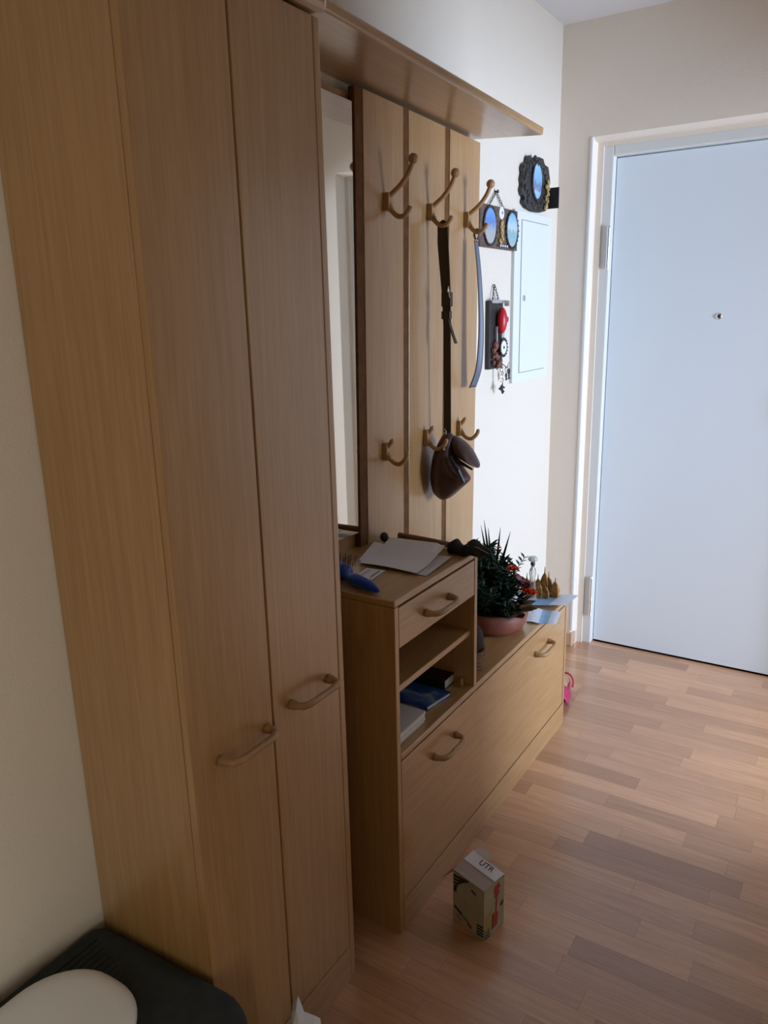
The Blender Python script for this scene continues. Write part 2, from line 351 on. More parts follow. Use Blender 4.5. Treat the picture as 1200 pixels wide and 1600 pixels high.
# ================================================================ WARDROBE
WX, WY0, WY1, WG, WZ = .288, .7211, 1.1343, .9148, 1.905
wd = thing('wardrobe', 'tall narrow two-door oak wardrobe with bow handles against the left wall', 'wardrobe', (.144, .93, 0))
box('side_panel', (.002, WY0, 0), (WX-.017, WY0+.017, WZ), oakZ, wd, .001)
box('side_panel', (.002, WY1-.019, 0), (WX-.001, WY1, WZ), oakZ, wd, .003)
box('back_panel', (.002, WY0+.017, 0), (.010, WY1-.019, WZ), oakZ, wd)
box('bottom_board', (.010, WY0+.017, .06), (WX-.02, WY1-.019, .078), oakY, wd)
box('cornice', (.002, WY0-.008, WZ+.004), (WX+.016, WY1+.006, WZ+.048), oakY, wd, .012)
box('top_board', (.010, WY0+.017, WZ-.016), (WX-.02, WY1-.019, WZ), oakY, wd)
dA = box('door', (WX-.016, WY0, .091), (WX, WG-.0022, WZ-.001), oakZ, wd, .0015)
dB = box('door', (WX-.016, WG+.0022, .091), (WX, WY1-.021, WZ-.001), oakZ, wd, .0015)
bow_handle(WX, .838, .738, dA); bow_handle(WX, 1.021, .752, dB)
box('plinth', (WX-.020, WY0, 0), (WX+.001, WY1-.020, .088), oakY, wd, .001)

# ================================================================ LOW CABINET
cb = thing('hall_cabinet', 'long low oak shoe cabinet with a raised drawer section at its near end', 'cabinet', (.16, 1.845, 0))
CX, C0, C1, C2 = .3184, 1.2791, 1.6856, 2.4098
ZD, ZL, T = .8483, .4752, .016
box('side_panel', (.003, C0, 0), (CX, C0+T, ZD-T), oakZ, cb, .0015)
box('side_panel', (.003, C2-T, 0), (CX, C2, ZL-T-.0005), oakZ, cb, .0015)
box('divider', (.003, C1-T, ZL), (CX, C1, ZD-.0005), oakZ, cb, .0015)
box('top_board', (.003, C0, ZD-T+.0005), (CX, C1-T-.0003, ZD), oakY, cb, .003)
box('lower_top_board', (.003, C0+T, ZL-T), (CX, C2, ZL), oakY, cb, .003)
box('shelf', (.014, C0+T, .6346-T), (.306, C1-T, .6346), oakY, cb, .002)
box('back_panel', (.003, C0+T, .02), (.010, C2-T, ZL-T), oakY, cb)
box('upper_back_panel', (.003, C0+T, ZL), (.010, C1-T, ZD-T), oakY, cb)
box('bottom_board', (.010, C0+T, .06), (CX-.02, C2-T, .076), oakY, cb)
box('plinth', (CX-.016, C0+T, 0), (CX+.002, C2-T-.0005, .0815), oakY, cb, .001)
fl = box('flap', (CX-T, C0+T+.001, .0845), (CX, C2-T-.006, ZL-T-.0035), oakY, cb, .0015)
bow_handle(CX, 1.505, .388, fl); bow_handle(CX, 2.168, .388, fl)
dw = box('drawer', (CX-T, C0+T+.0015, .734), (CX-.0005, C1-T-.0015, ZD-T-.0045), oakY, cb, .0015)
bow_handle(CX, 1.470, .777, dw)
box('drawer_box', (.02, C0+T+.01, .742), (CX-T, C1-T-.01, .80), oakX, cb)
# small wooden shelf pin standing by the divider
MB().lathe([(.0, 0), (.006, 0), (.006, .008), (.004, .012), (.006, .016), (.004, .022), (0, .023)], (.288, 1.655, ZL), seg=12).build('shelf_pin', hookw, cb, smooth=True)

# ================================================================ COAT RACK (hangs slightly askew)
TILT = .0275; PIV = Vector((.0, 2.25, .9))
cr = thing('coat_rack', 'oak plank coat rack with hat shelf and six wooden hooks on the left wall', 'coat rack', PIV)
cr.rotation_euler = (-TILT, 0, 0)
ZB, ZT = .66, 1.926
def rk(name, a, b, mat, par=cr, bev=.0015): return box(name, a, b, mat, par, bev)
for a, b in ((1.604, 1.787), (1.815, 2.014), (2.043, 2.238)): rk('plank', (.022, a, ZB), (.040, b, ZT), oakZ)
for a, b in ((1.572, 1.603), (1.788, 1.816), (2.015, 2.042)): rk('batten', (.020, a, ZB), (.038, b, ZT), batten, cr, .0005)
for z in (.72, 1.25, 1.86): rk('cross_rail', (.001, 1.575, z), (.014, 2.225, z+.05), oakY)
# hat shelf, its front edge sagging a little
sh = MB().box((.0, 1.136, 0), (.2355, 2.238, .021)).xf(Matrix.Translation((.003, 0, ZT+.012)) @ Matrix.Rotation(math.radians(4.2), 4, 'Y'))
sh.build('hat_shelf', oakY, cr, bevel=.005)
def bez(p, n=8):
    out = []; P = [Vector(q) for q in p]
    for i in range(len(P)-1):
        a = P[max(i-1, 0)]; b = P[i]; c = P[i+1]; d = P[min(i+2, len(P)-1)]
        for k in range(n):
            t = k/n; out.append(.5*((2*b)+(c-a)*t+(2*a-5*b+4*c-d)*t*t+(3*b-a-3*c+d)*t**3))
    out.append(P[-1]); return out
def big_hook(y, z):
    m = MB().box((.040, y-.011, z-.021), (.056, y+.011, z+.021))
    m.tube(bez([(.050, y, z+.014), (.064, y, z+.022), (.088, y, z+.040), (.107, y, z+.062), (.119, y, z+.085)]), .0062, 12)
    m.ball((.120, y, z+.092), .0125)
    m.tube(bez([(.050, y, z-.004), (.058, y, z-.020), (.070, y, z-.032), (.084, y, z-.037), (.098, y, z-.033), (.109, y, z-.020), (.112, y, z-.014)]),
           [.0075]*10 + [.0062]*39, 12)
    return m.build('coat_hook', hookw, cr, smooth=False, bevel=.0008)
def small_hook(y, z):
    m = MB().box((.040, y-.010, z-.024), (.054, y+.010, z+.022))
    m.tube(bez([(.048, y, z+.010), (.056, y, z+.018), (.064, y, z+.028)]), .0062, 12); m.ball((.0645, y, z+.029), .0062, 10)
    m.tube(bez([(.048, y, z-.004), (.060, y, z-.021), (.074, y, z-.030), (.090, y, z-.030), (.104, y, z-.018), (.110, y, z-.006)]),
           [.008]*8 + [.006]*33, 12); m.ball((.110, y, z-.005), .0062, 10)
    return m.build('small_hook', hookw, cr, bevel=.0008)
def shade_smooth(o):
    for p in o.data.polygons: p.use_smooth = len(p.vertices) == 4 and p.area < 2e-5
for y, z in ((1.7, 1.690), (1.921, 1.692), (2.143, 1.697)): shade_smooth(big_hook(y, z))
for y, z in ((1.686, 1.067), (1.906, 1.078), (2.115, 1.083)): shade_smooth(small_hook(y, z))

# mirror
mr = thing('wall_mirror', 'narrow tall frameless mirror between the wardrobe and the coat rack', 'mirror', (.02, 1.36, .9))
mr.rotation_euler = (-TILT, 0, 0)
box('mirror_glass', (.029, 1.17, .893), (.034, 1.571, 1.916), mirror_m, mr, .0008)
box('mirror_backing', (.018, 1.18, .90), (.029, 1.567, 1.91), black, mr)
box('mounting_board', (.002, 1.165, .80), (.018, 1.574, 1.937), oakZ, mr, .001)
# upper oak rail between mirror and shelf
# ================================================================ BAG, STRAP, SHOEHORN
def puffy(poly, yc, t, n=9, pw=.5, ctr=None):
    cx = sum(p[0] for p in poly)/len(poly) if not ctr else ctr[0]; cz = sum(p[1] for p in poly)/len(poly) if not ctr else ctr[1]
    m = MB(); k = len(poly); vs = []
    for i in range(n):
        a = -1 + 2*i/(n-1); s = max(.12, (1-a*a))**pw
        vs += [(cx+(p[0]-cx)*s, yc+a*t, cz+(p[1]-cz)*s) for p in poly]
    fs = [(i*k+j, i*k+(j+1) % k, (i+1)*k+(j+1) % k, (i+1)*k+j) for i in range(n-1) for j in range(k)]
    fs += [tuple(range(k-1, -1, -1)), tuple((n-1)*k+j for j in range(k))]
    return m.add(vs, fs)
bg = thing('shoulder_bag', 'brown leather shoulder bag with open flap hanging from the middle hook', 'bag', (.09, 1.93, .9))
body = puffy([(.088, 1.108), (.078, 1.085), (.056, 1.05), (.046, 1.0), (.042, .955), (.050, .922), (.056, .912), (.078, .894), (.10, .900), (.135, .934), (.166, .962), (.170, .970), (.150, .992), (.128, 1.025), (.120, 1.065), (.116, 1.10)], 1.945, .050)
for v in body.v:                                   # soft folds running down from the strap
    d = .004*math.sin(v.y*150+v.z*10)*max(0, min(1, (1.09-v.z)*6)); v.x += d
body.build('bag_body', leather, bg, smooth=True, subsurf=1)
fp = puffy([(.098, 1.095), (.118, 1.092), (.145, 1.076), (.168, 1.048), (.186, 1.014), (.194, 1.003), (.190, 1.002), (.175, 1.008), (.140, 1.024), (.108, 1.046)], 1.955, .040)
fp.build('flap', leather, bg, smooth=True, subsurf=1)
MB().tube([(.106, 1.925, 1.048), (.14, 1.922, 1.025), (.186, 1.925, 1.003)], [.004, .0065, .003], 8).build('zip', blackgloss, bg)
MB().tube([(.124, 1.905, 1.038), (.150, 1.905, 1.0), (.166, 1.91, .966)], [.005, .007, .005], 8).build('zip', blackgloss, bg)
MB().ball((.106, 1.905, 1.058), .004).build('rivet', steel, bg)
def ribbon_x(m, pts, w, th):
    P = [Vector(p) for p in pts]; n = len(P); w = w if hasattr(w, '__len__') else [w]*n; vs = []
    for p, ww in zip(P, w): vs += [p+Vector((-ww/2, -th/2, 0)), p+Vector((ww/2, -th/2, 0)), p+Vector((ww/2, th/2, 0)), p+Vector((-ww/2, th/2, 0))]
    fs = [(i*4+k, i*4+(k+1) % 4, (i+1)*4+(k+1) % 4, (i+1)*4+k) for i in range(n-1) for k in range(4)] + [(3,2,1,0), tuple((n-1)*4+k for k in range(4))]
    return m.add(vs, fs)
st = MB()
def ribbon(m, pts, w, th):
    """flat band; width in Y, thickness in X"""
    P = [Vector(p) for p in pts]; n = len(P); w = w if hasattr(w, '__len__') else [w]*n
    vs = []
    for p, ww in zip(P, w): vs += [p+Vector((-th/2, -ww/2, 0)), p+Vector((th/2, -ww/2, 0)), p+Vector((th/2, ww/2, 0)), p+Vector((-th/2, ww/2, 0))]
    fs = [(i*4+k, i*4+(k+1) % 4, (i+1)*4+(k+1) % 4, (i+1)*4+k) for i in range(n-1) for k in range(4)] + [(3,2,1,0), tuple((n-1)*4+k for k in range(4))]
    return m.add(vs, fs)
ribbon_x(st, [(.083, 1.943, 1.668), (.084, 1.943, 1.62), (.088, 1.945, 1.55), (.093, 1.945, 1.48), (.095, 1.945, 1.40), (.094, 1.948, 1.25), (.093, 1.95, 1.10)], [.030, .033, .030, .026, .022, .022, .023], .0035)
st.tube([(.072, 1.943, 1.662), (.076, 1.943, 1.670), (.084, 1.943, 1.675), (.092, 1.943, 1.670), (.096, 1.943, 1.662)], .005, 8)
st.build('strap', strapm, bg)
MB().box((.080, 1.938, 1.452), (.110, 1.952, 1.49)).box((.080, 1.938, 1.418), (.107, 1.952, 1.44)).build('buckle_keeper', strapm, bg, bevel=.002)
MB().tube([(.104, 1.932, 1.49), (.106, 1.932, 1.505), (.108, 1.936, 1.475)], .0018, 6).build('buckle', steel, bg)
ribbon(MB(), [(.099, 1.943, 1.43), (.106, 1.943, 1.40), (.115, 1.943, 1.375), (.124, 1.943, 1.352)], .013, .003).build('strap_end', strapm, bg)
MB().tube([(.092, 1.935, 1.112), (.098, 1.932, 1.106), (.098, 1.932, 1.096), (.090, 1.932, 1.092)], .0018, 6).build('ring', steel, bg)

shn = thing('shoehorn', 'long blue-grey shoehorn hanging from the hook nearest the door', 'shoehorn', (.08, 2.165, 1.21))
m = MB(); P = bez([(.077, 2.165, 1.640), (.082, 2.165, 1.60), (.088, 2.165, 1.54), (.092, 2.165, 1.47), (.094, 2.165, 1.40), (.092, 2.165, 1.33), (.084, 2.165, 1.26), (.064, 2.165, 1.208)], 4)
n = len(P); vs = []
for i, p in enumerate(P):
    t = i/(n-1); hw = .010 + .010*t*t; dep = .004 + .006*t
    for k in range(7):
        a = -1 + 2*k/6; vs.append(p + Vector((dep*a*a - .003, hw*a, 0)))
m.add(vs, [(i*7+k, i*7+k+1, (i+1)*7+k+1, (i+1)*7+k) for i in range(n-1) for k in range(6)])
bl = m.build('blade', horn, shn, smooth=True); sm = bl.modifiers.new('solid', 'SOLIDIFY'); sm.thickness = .003
MB().tube([(.075, 2.165, 1.642), (.070, 2.165, 1.655), (.072, 2.165, 1.668), (.079, 2.165, 1.672), (.086, 2.165, 1.667), (.087, 2.165, 1.655), (.081, 2.165, 1.642)], .0032, 8).build('hanging_loop', horn, shn, smooth=True)

# ================================================================ THINGS ON THE WALL
def ell(cy, cz, ry, rz, n=28): return [(cy+ry*math.cos(2*math.pi*k/n), cz+rz*math.sin(2*math.pi*k/n)) for k in range(n)]
def ering(m, x, cy, cz, ry, rz, r, n=28):
    pts = [(x, a, b) for a, b in ell(cy, cz, ry, rz, n)]; pts.append(pts[0]); return m.tube(pts, r, 8, cap=False)
def chain(m, a, b, n, R=.005, r=.0011):
    a, b = Vector(a), Vector(b); d = (b-a).normalized()
    for i in range(n):
        c = a.lerp(b, (i+.5)/n); side = Vector((1, 0, 0)) if i % 2 else d.cross(Vector((1, 0, 0))).normalized()
        lh = (b-a).length/n*.62; pts = [c + d*lh*math.cos(k*math.pi/5) + side*R*.6*math.sin(k*math.pi/5) for k in range(11)]
        m.tube(pts, r, 5, cap=False)
    return m
# fuse box cover
fb = thing('fuse_box', 'flat white fuse box cover with a round lock on the wall beside the door', 'fuse box', (.01, 2.785, 1.18))
box('box_frame', (.0, 2.608, 1.180), (.012, 2.962, 1.775), box_white, fb, .002)
MB().box((.0122, 2.664, 1.213), (.0128, 2.922, 1.746)).build('door_gap', inkgrey, fb)
hd = box('box_door', (.0125, 2.667, 1.216), (.0145, 2.919, 1.743), box_white, fb, .0006)
MB().lathe([(.011, 0), (.011, .003), (.006, .004)], (.0145, 2.692, 1.479), 'X', 20).build('lock', steel, hd)
# twin oval souvenir plaque
tp = thing('twin_picture_plaque', 'dark wooden plaque with two oval landscape pictures hanging by a chain', 'plaque', (.01, 2.476, 1.637))
box('board', (.001, 2.325, 1.637), (.013, 2.626, 1.768), plaquew, tp, .002)
for cy, pm in ((2.395, pic1), (2.573, pic2)):
    pc = MB().prism(ell(cy, 1.703, .046, .056), 'X', .013, .017).build('picture', pm, tp)
    rg = MB(); ering(rg, .015, cy, 1.703, .048, .058, .0045)
    for k in range(22):
        a = k*2*math.pi/22; rg.ball((.018, cy+.051*math.cos(a), 1.703+.061*math.sin(a)), .0028, 6)
    rg.build('oval_rim', pewter, tp, smooth=True)
bdg = MB().lathe([(.020, 0), (.020, .003), (.014, .005)], (.013, 2.485, 1.750), 'X', 20).build('badge', badge, tp)
MB().lathe([(.005, .0052), (.002, .007)], (.013, 2.485, 1.750), 'X', 12).build('badge_centre', bluep, bdg)
m = MB(); random.seed(3)
for k in range(26): m.ball((.017, 2.484+random.uniform(-.014, .014), 1.655+k*.0027), random.uniform(.004, .008), 7, (.6, 1, 1))
m.build('gilt_relief', gold, tp)
m = MB().box((.013, 2.455, 1.643), (.015, 2.545, 1.652))
m.build('name_strip', blackp, tp)
m = MB()
for k in range(4): m.box((.0148, 2.476+k*.018, 1.6445), (.0162, 2.486+k*.018, 1.6505))
m.build('strip_marks', badge, tp)
m = MB(); chain(m, (.008, 2.405, 1.770), (.006, 2.458, 1.812), 6); chain(m, (.006, 2.462, 1.812), (.008, 2.515, 1.768), 6)
m.build('chain', darksteel, tp)
MB().lathe([(.003, 0), (.003, .010), (.006, .010), (.006, .012)], (.001, 2.460, 1.814), 'X', 10).build('nail', darksteel, tp)
# ornate dark frame
of = thing('ornate_picture_frame', 'ornate black frame with an oval sky picture above the fuse box', 'picture frame', (.01, 2.785, 1.79))
random.seed(11); out = []
cont = [(2.668, 1.80), (2.70, 1.786), (2.76, 1.780), (2.83, 1.782), (2.885, 1.792), (2.888, 1.815), (2.893, 1.84), (2.908, 1.85), (2.912, 1.87), (2.905, 1.885), (2.915, 1.905), (2.905, 1.925), (2.895, 1.945), (2.862, 1.948),
        (2.852, 1.955), (2.842, 1.966), (2.80, 1.966), (2.785, 1.955), (2.765, 1.950), (2.735, 1.955), (2.715, 1.960), (2.700, 1.952), (2.695, 1.935), (2.665, 1.925), (2.655, 1.910), (2.662, 1.895), (2.652, 1.875), (2.660, 1.858), (2.650, 1.84), (2.660, 1.825), (2.678, 1.82), (2.672, 1.81)]
MB().prism(cont, 'X', .001, .018).build('frame_body', pewter, of, bevel=.003)
m = MB()
for k in range(90):
    a = random.uniform(0, 2*math.pi); q = random.uniform(.75, 1.0)
    cy, cz = 2.782+.118*math.cos(a)*q, 1.872+.083*math.sin(a)*q
    m.ball((.018, cy, cz), random.uniform(.005, .010), 7, (.7, random.uniform(.6, 1.5), random.uniform(.6, 1.5)))
m.build('carved_relief', pewter, of)
MB().prism(ell(2.780, 1.882, .044, .060), 'X', .018, .022).build('picture', pic3, of)
m = MB(); ering(m, .021, 2.780, 1.882, .047, .063, .0045); m.build('oval_rim', pewter, of, smooth=True)
m = MB()
for k in range(20): m.ball((.026, 2.868+random.uniform(-.018, .014), 1.80+k*.0048), random.uniform(.004, .009), 7, (.7, 1, 1))
m.build('gilt_figure', gold, of)
MB().box((.003, 2.893, 1.800), (.060, 2.899, 1.872)).xf(Matrix.Identity(4)).build('side_plate', black, of)
# key rack
kr = thing('key_rack', 'narrow dark wooden key rack with red ornament hanging by a chain', 'key rack', (.01, 2.456, 1.25))
box('board', (.001, 2.398, 1.245), (.016, 2.510, 1.470), plaqued, kr, .002)
MB().box((.016, 2.41, 1.462), (.034, 2.50, 1.472)).box((.034, 2.478, 1.452), (.05, 2.486, 1.470)).build('top_rail', silver, kr)
MB().ball((.032, 2.464, 1.405), .022, 14, (.8, .9, 2.0)).build('red_ornament', redr, kr, smooth=True)
MB().lathe([(.011, 0), (.009, .003)], (.045, 2.474, 1.408), 'X', 14).build('ornament_badge', brownfig, kr)
MB().box((.020, 2.436, 1.315), (.027, 2.443, 1.386)).box((.022, 2.47, 1.34), (.03, 2.49, 1.38)).build('white_bar', silver, kr)
random.seed(5); m = MB()
for k in range(22): m.ball((.022, 2.452+random.uniform(-.03, .03), 1.255+k*.004), random.uniform(.006, .012), 7, (.8, 1, 1))
m.build('carved_relief', brownfig, kr)
dl = MB().lathe([(.026, 0), (.026, .004), (.022, .006)], (.028, 2.480, 1.315), 'X', 22).build('dial', badge, kr)
m = MB(); ering(m, .031, 2.480, 1.315, .026, .026, .004)
for k in range(16): m.ball((.033, 2.480+.030*math.cos(k*math.pi/8), 1.315+.030*math.sin(k*math.pi/8)), .0035, 6)
m.build('dial_rim', pewter, kr); MB().lathe([(.006, .006), (.003, .008)], (.028, 2.480, 1.315), 'X', 10).build('dial_centre', blackp, kr)
m = MB(); chain(m, (.012, 2.430, 1.472), (.006, 2.452, 1.522), 6); chain(m, (.006, 2.456, 1.522), (.012, 2.478, 1.472), 6); m.build('chain', darksteel, kr)
for y in (2.425, 2.465, 2.505): MB().tube([(.016, y, 1.258), (.026, y, 1.252), (.034, y, 1.244), (.038, y, 1.250)], .0016, 6).build('key_hook', darksteel, kr)
def key(label, y, z, ln, x=.03, bow=.011):
    k = thing('key', label, 'key', (x, y, z-ln), 'keys hanging from the key rack')
    m = MB(); ering(m, x, y, z-.012, .009, .011, .0014, 16); m.build('key_ring', steel, k)
    m = MB().lathe([(bow, -.0012), (bow, .0012)], (x, y, z-.032), 'X', 8)
    m.box((x-.0012, y-.0035, z-ln), (x+.0012, y+.0035, z-.036)).box((x-.0012, y+.003, z-ln+.002), (x+.0012, y+.010, z-ln+.008)).box((x-.0012, y+.003, z-ln+.012), (x+.0012, y+.008, z-ln+.017))
    m.build('key_blade', darksteel if 'dark' in label else steel, k)
key('dark key hanging rightmost on the key rack, beside the fuse box', 2.535, 1.262, .060)
key('small steel key hanging just left of the dark key on the rack', 2.512, 1.250, .050, bow=.008)
kc = thing('key_chain', 'short chain ending in a dark clasp under the middle of the key rack', 'key chain', (.03, 2.466, 1.16))
m = MB(); chain(m, (.034, 2.466, 1.246), (.034, 2.466, 1.188), 5, .009, .0016); m.build('chain', steel, kc)
m = MB().box((.031, 2.463, 1.168), (.037, 2.470, 1.195)); m.tube([(.034, 2.448, 1.176), (.034, 2.466, 1.184), (.034, 2.486, 1.178)], .004, 7).tube([(.034, 2.466, 1.182), (.034, 2.474, 1.160), (.034, 2.482, 1.166)], .004, 7); m.build('clasp', darksteel, kc)

# ================================================================ ON THE DRAWER SECTION
hb = thing('hairbrush', 'blue plastic hairbrush with black bristles lying on the near corner of the cabinet', 'hairbrush', (.2, 1.32, ZD))
m = MB().tube(bez([(.150, 1.338, ZD+.017), (.175, 1.326, ZD+.014), (.20, 1.318, ZD+.015), (.24, 1.306, ZD+.013), (.268, 1.298, ZD+.009)], 5), [.016, .013, .011, .0105, .011, .0115, .0125, .0135, .014, .014, .0138, .0135, .013, .0128, .012, .0115, .010, .009, .0075, .006, .003], 14)
m.build('handle', bluep, hb, smooth=True)
MB().ball((.115, 1.350, ZD+.018), .030, 18, (1.6, .9, .6)).build('brush_head', bluep, hb, smooth=True)
m = MB()
for i in range(7):
    for j in range(4):
        x, y = .075+i*.014, 1.338+j*.009; m.tube([(x, y, ZD+.030), (x-.003+i*.001, y+.004, ZD+.052)], .0008, 5); m.ball((x-.003+i*.001, y+.004, ZD+.052), .0013, 5)
m.build('bristles', blackp, hb)['kind'] = 'stuff'
def quad(a, b, c, d): 
    a, b, c, d = map(Vector, (a, b, c, d))
    return lambda u, v: (a*(1-u)+b*u)*(1-v) + (d*(1-u)+c*u)*v
cdh = thing('business_card', 'white printed card lying between the hairbrush and the letters', 'card', (.175, 1.40, ZD))
MB().sheet(quad((.155, 1.361, ZD+.0012), (.204, 1.368, ZD+.0012), (.196, 1.440, ZD+.0012), (.146, 1.434, ZD+.0012)), 2, 2, .0008).build('card_sheet', paper, cdh)
m = MB()
def stroke(m, a, b, wd, z):
    a = Vector(a); b = Vector(b); d = (b-a).normalized(); n = Vector((-d.y, d.x))*wd/2
    m.prism([(a+n)[:], (a-n)[:], (b-n)[:], (b+n)[:]], 'Z', z, z+.0002)
for k in range(2): stroke(m, (.163+k*.006, 1.375), (.158+k*.006, 1.425), .0016, ZD+.0012)
stroke(m, (.190, 1.385), (.185, 1.430), .0035, ZD+.0012); stroke(m, (.196, 1.372), (.195, 1.376), .004, ZD+.0012)
m.build('print', ink, cdh)
def rumple(q, amp, fr_=9, sd=0):
    return lambda u, v: q(u, v) + Vector((0, 0, amp*(noise.noise(Vector((u*fr_*.4+sd, v*fr_*.4, sd)))+.3)))
lt = thing('letter', 'grey printed letter sheet lying under the curled white sheet on the cabinet', 'letter', (.2, 1.53, ZD), 'letters on the cabinet')
q0 = quad((.150, 1.462, ZD+.0015), (.300, 1.450, ZD+.0015), (.291, 1.597, ZD+.0015), (.10, 1.61, ZD+.0015))
MB().sheet(lambda u, v: q0(u, v)+Vector((0, 0, .004*max(0, u-.8)*5*v)), 8, 6, .0006).build('letter_sheet', paper2, lt)
m = MB(); stroke(m, (.262, 1.52), (.250, 1.56), .003, ZD+.004); stroke(m, (.282, 1.49), (.277, 1.54), .0015, ZD+.004); m.build('print', inkgrey, lt)
l1 = thing('letter', 'white sheet with its rear edge curled up, topmost on the cabinet', 'letter', (.19, 1.53, ZD), 'letters on the cabinet')
q1 = quad((.112, 1.448, ZD+.005), (.276, 1.447, ZD+.005), (.262, 1.615, ZD+.005), (.110, 1.600, ZD+.005))
def curl(u, v): 
    p = q1(u, v); p.z += .024*max(0, v-.35)**1.5/.52 + .003*math.sin(u*3.1)*(1-v) + (.004 if u > .9 and v > .8 else 0)*-1; return p
MB().sheet(curl, 14, 12, .0007).build('letter_sheet', paper, l1, smooth=False)
l2 = thing('letter', 'white letter corner showing at the left under the curled sheet', 'letter', (.16, 1.53, ZD), 'letters on the cabinet')
q2 = quad((.098, 1.470, ZD+.003), (.25, 1.463, ZD+.003), (.24, 1.59, ZD+.003), (.060, 1.60, ZD+.010))
MB().sheet(q2, 6, 6, .0008).build('letter_sheet', paper, l2)
um = thing('folding_umbrella', 'small black folding umbrella with a brown wooden handle lying behind the letters', 'umbrella', (.2, 1.645, ZD))
MB().tube([(.095, 1.668, ZD+.014), (.18, 1.664, ZD+.014), (.275, 1.655, ZD+.014)], [.0085, .008, .0075], 10).build('handle', plain('umbrella_wood', (.24, .11, .035), .4), um, smooth=True)
MB().tube([(.20, 1.650, ZD+.005), (.28, 1.636, ZD+.005)], .0035, 8).build('shaft', gold, um)
MB().ball((.066, 1.640, ZD+.013), .012, 12, (1, .9, 1.1)).build('handle_knob', blackp, um, smooth=True)
m = MB().tube(bez([(.258, 1.645, ZD+.016), (.272, 1.643, ZD+.018), (.295, 1.640, ZD+.016), (.315, 1.640, ZD+.019), (.335, 1.643, ZD+.022), (.355, 1.648, ZD+.016), (.372, 1.650, ZD+.006)], 4),
              [.010, .013, .016, .017, .018, .0185, .018, .017, .0155, .015, .0155, .017, .018, .0195, .0205, .021, .0205, .019, .0175, .015, .0125, .010, .007, .004, .002], 12)
for v in m.v:
    v.z = max(v.z - .003 + .004*math.sin(v.x*140), ZD+.0005); v.y += .003*math.sin(v.z*300)
m.build('canopy', black, um, smooth=True)
MB().tube([(.318, 1.624, ZD+.030), (.345, 1.628, ZD+.028), (.370, 1.640, ZD+.012)], .0012, 5).build('rib', inkgrey, um)

# ================================================================ IN THE OPEN COMPARTMENT
def book(label, corners, z0, h, cover, cat='book'):
    """corners: four floor points, spine first; page block recessed between two covers"""
    cx = sum(c[0] for c in corners)/4; cy = sum(c[1] for c in corners)/4
    b = thing('book', label, cat, (cx, cy, z0), 'books in the open compartment')
    inn = [(cx+(c[0]-cx)*.965, cy+(c[1]-cy)*.975) for c in corners]; t = .0022
    MB().prism(corners, 'Z', z0, z0+t).build('cover', cover, b); MB().prism(corners, 'Z', z0+h-t, z0+h).build('cover', cover, b)
    MB().prism(inn, 'Z', z0+t, z0+h-t).build('page_block', pages, b)
    s = [corners[0], corners[1]]; e = (Vector(corners[3])-Vector(corners[0])).normalized()*.003
    MB().prism([s[0], s[1], tuple(Vector(s[1])+e), tuple(Vector(s[0])+e)], 'Z', z0+t, z0+h-t).build('spine', cover, b)
    return b
book('blue patterned book lying flat in the open lower compartment', [(.115, 1.470), (.275, 1.492), (.290, 1.592), (.130, 1.592)], ZL, .013, bookcov)
book('black thick notebook at the rear of the open lower compartment', [(.120, 1.600), (.262, 1.610), (.262, 1.6660), (.120, 1.664)], ZL, .028, blackgloss)
bst = thing('booklet_stack', 'white paper booklets stacked at the near end of the open compartment', 'booklets', (.23, 1.37, ZL))
for k in range(5):
    dx, dy = random.uniform(-.002, .002), random.uniform(-.002, .002)
    MB().box((.13+dx, 1.302+dy, ZL+k*.0062+.0002), (.296+dx, 1.447+dy, ZL+(k+1)*.0062)).build('booklet', paper if k % 2 else paper2, bst)

# ================================================================ ON THE LOW PART
pt = thing('potted_plant', 'terracotta bowl planted with dark green foliage and orange flowers', 'plant', (.19, 2.0, ZL))
PX, PY = .195, 2.062
MB().lathe([(0, 0), (.088, 0), (.104, .008), (.112, .025), (.112, .045), (.106, .062), (.098, .066), (.092, .062), (.090, .050), (.0, .045)], (PX, PY, ZL), seg=32, sx=.9, sy=.9).build('bowl', terra, pt, smooth=True)
MB().lathe([(0, .0), (.088, .0), (.070, .012), (0, .018)], (PX, PY, ZL+.046), seg=20, sx=.9, sy=.9).build('soil', plain('soil', (.03, .018, .01), .95, bump=1), pt)
random.seed(21)
fo = MB(); stm = MB()
def leaf(m, base, d, ln, wd, cup=.3):
    d = Vector(d).normalized(); s = d.cross(Vector((0, 0, 1))); s = s.normalized() if s.length > .1 else Vector((1, 0, 0)); n = s.cross(d)
    b = Vector(base); p = [b, b+d*ln*.35+s*wd/2+n*wd*cup, b+d*ln*.7+s*wd*.4+n*wd*cup*.6, b+d*ln, b+d*ln*.7-s*wd*.4+n*wd*cup*.6, b+d*ln*.35-s*wd/2+n*wd*cup, b+d*ln*.35, b+d*ln*.7]
    m.add(p, [(0, 1, 6), (1, 2, 7, 6), (2, 3, 7), (7, 3, 4), (6, 7, 4, 5), (0, 6, 5)])
def env(x, y, z):
    """outline of the crown: broad below, narrower above"""
    h = (z-ZL-.05)/.24
    return 0 < h < 1 and math.hypot((x-PX)/1.0, (y-PY)/1.0) < (.125 - .075*h*h)
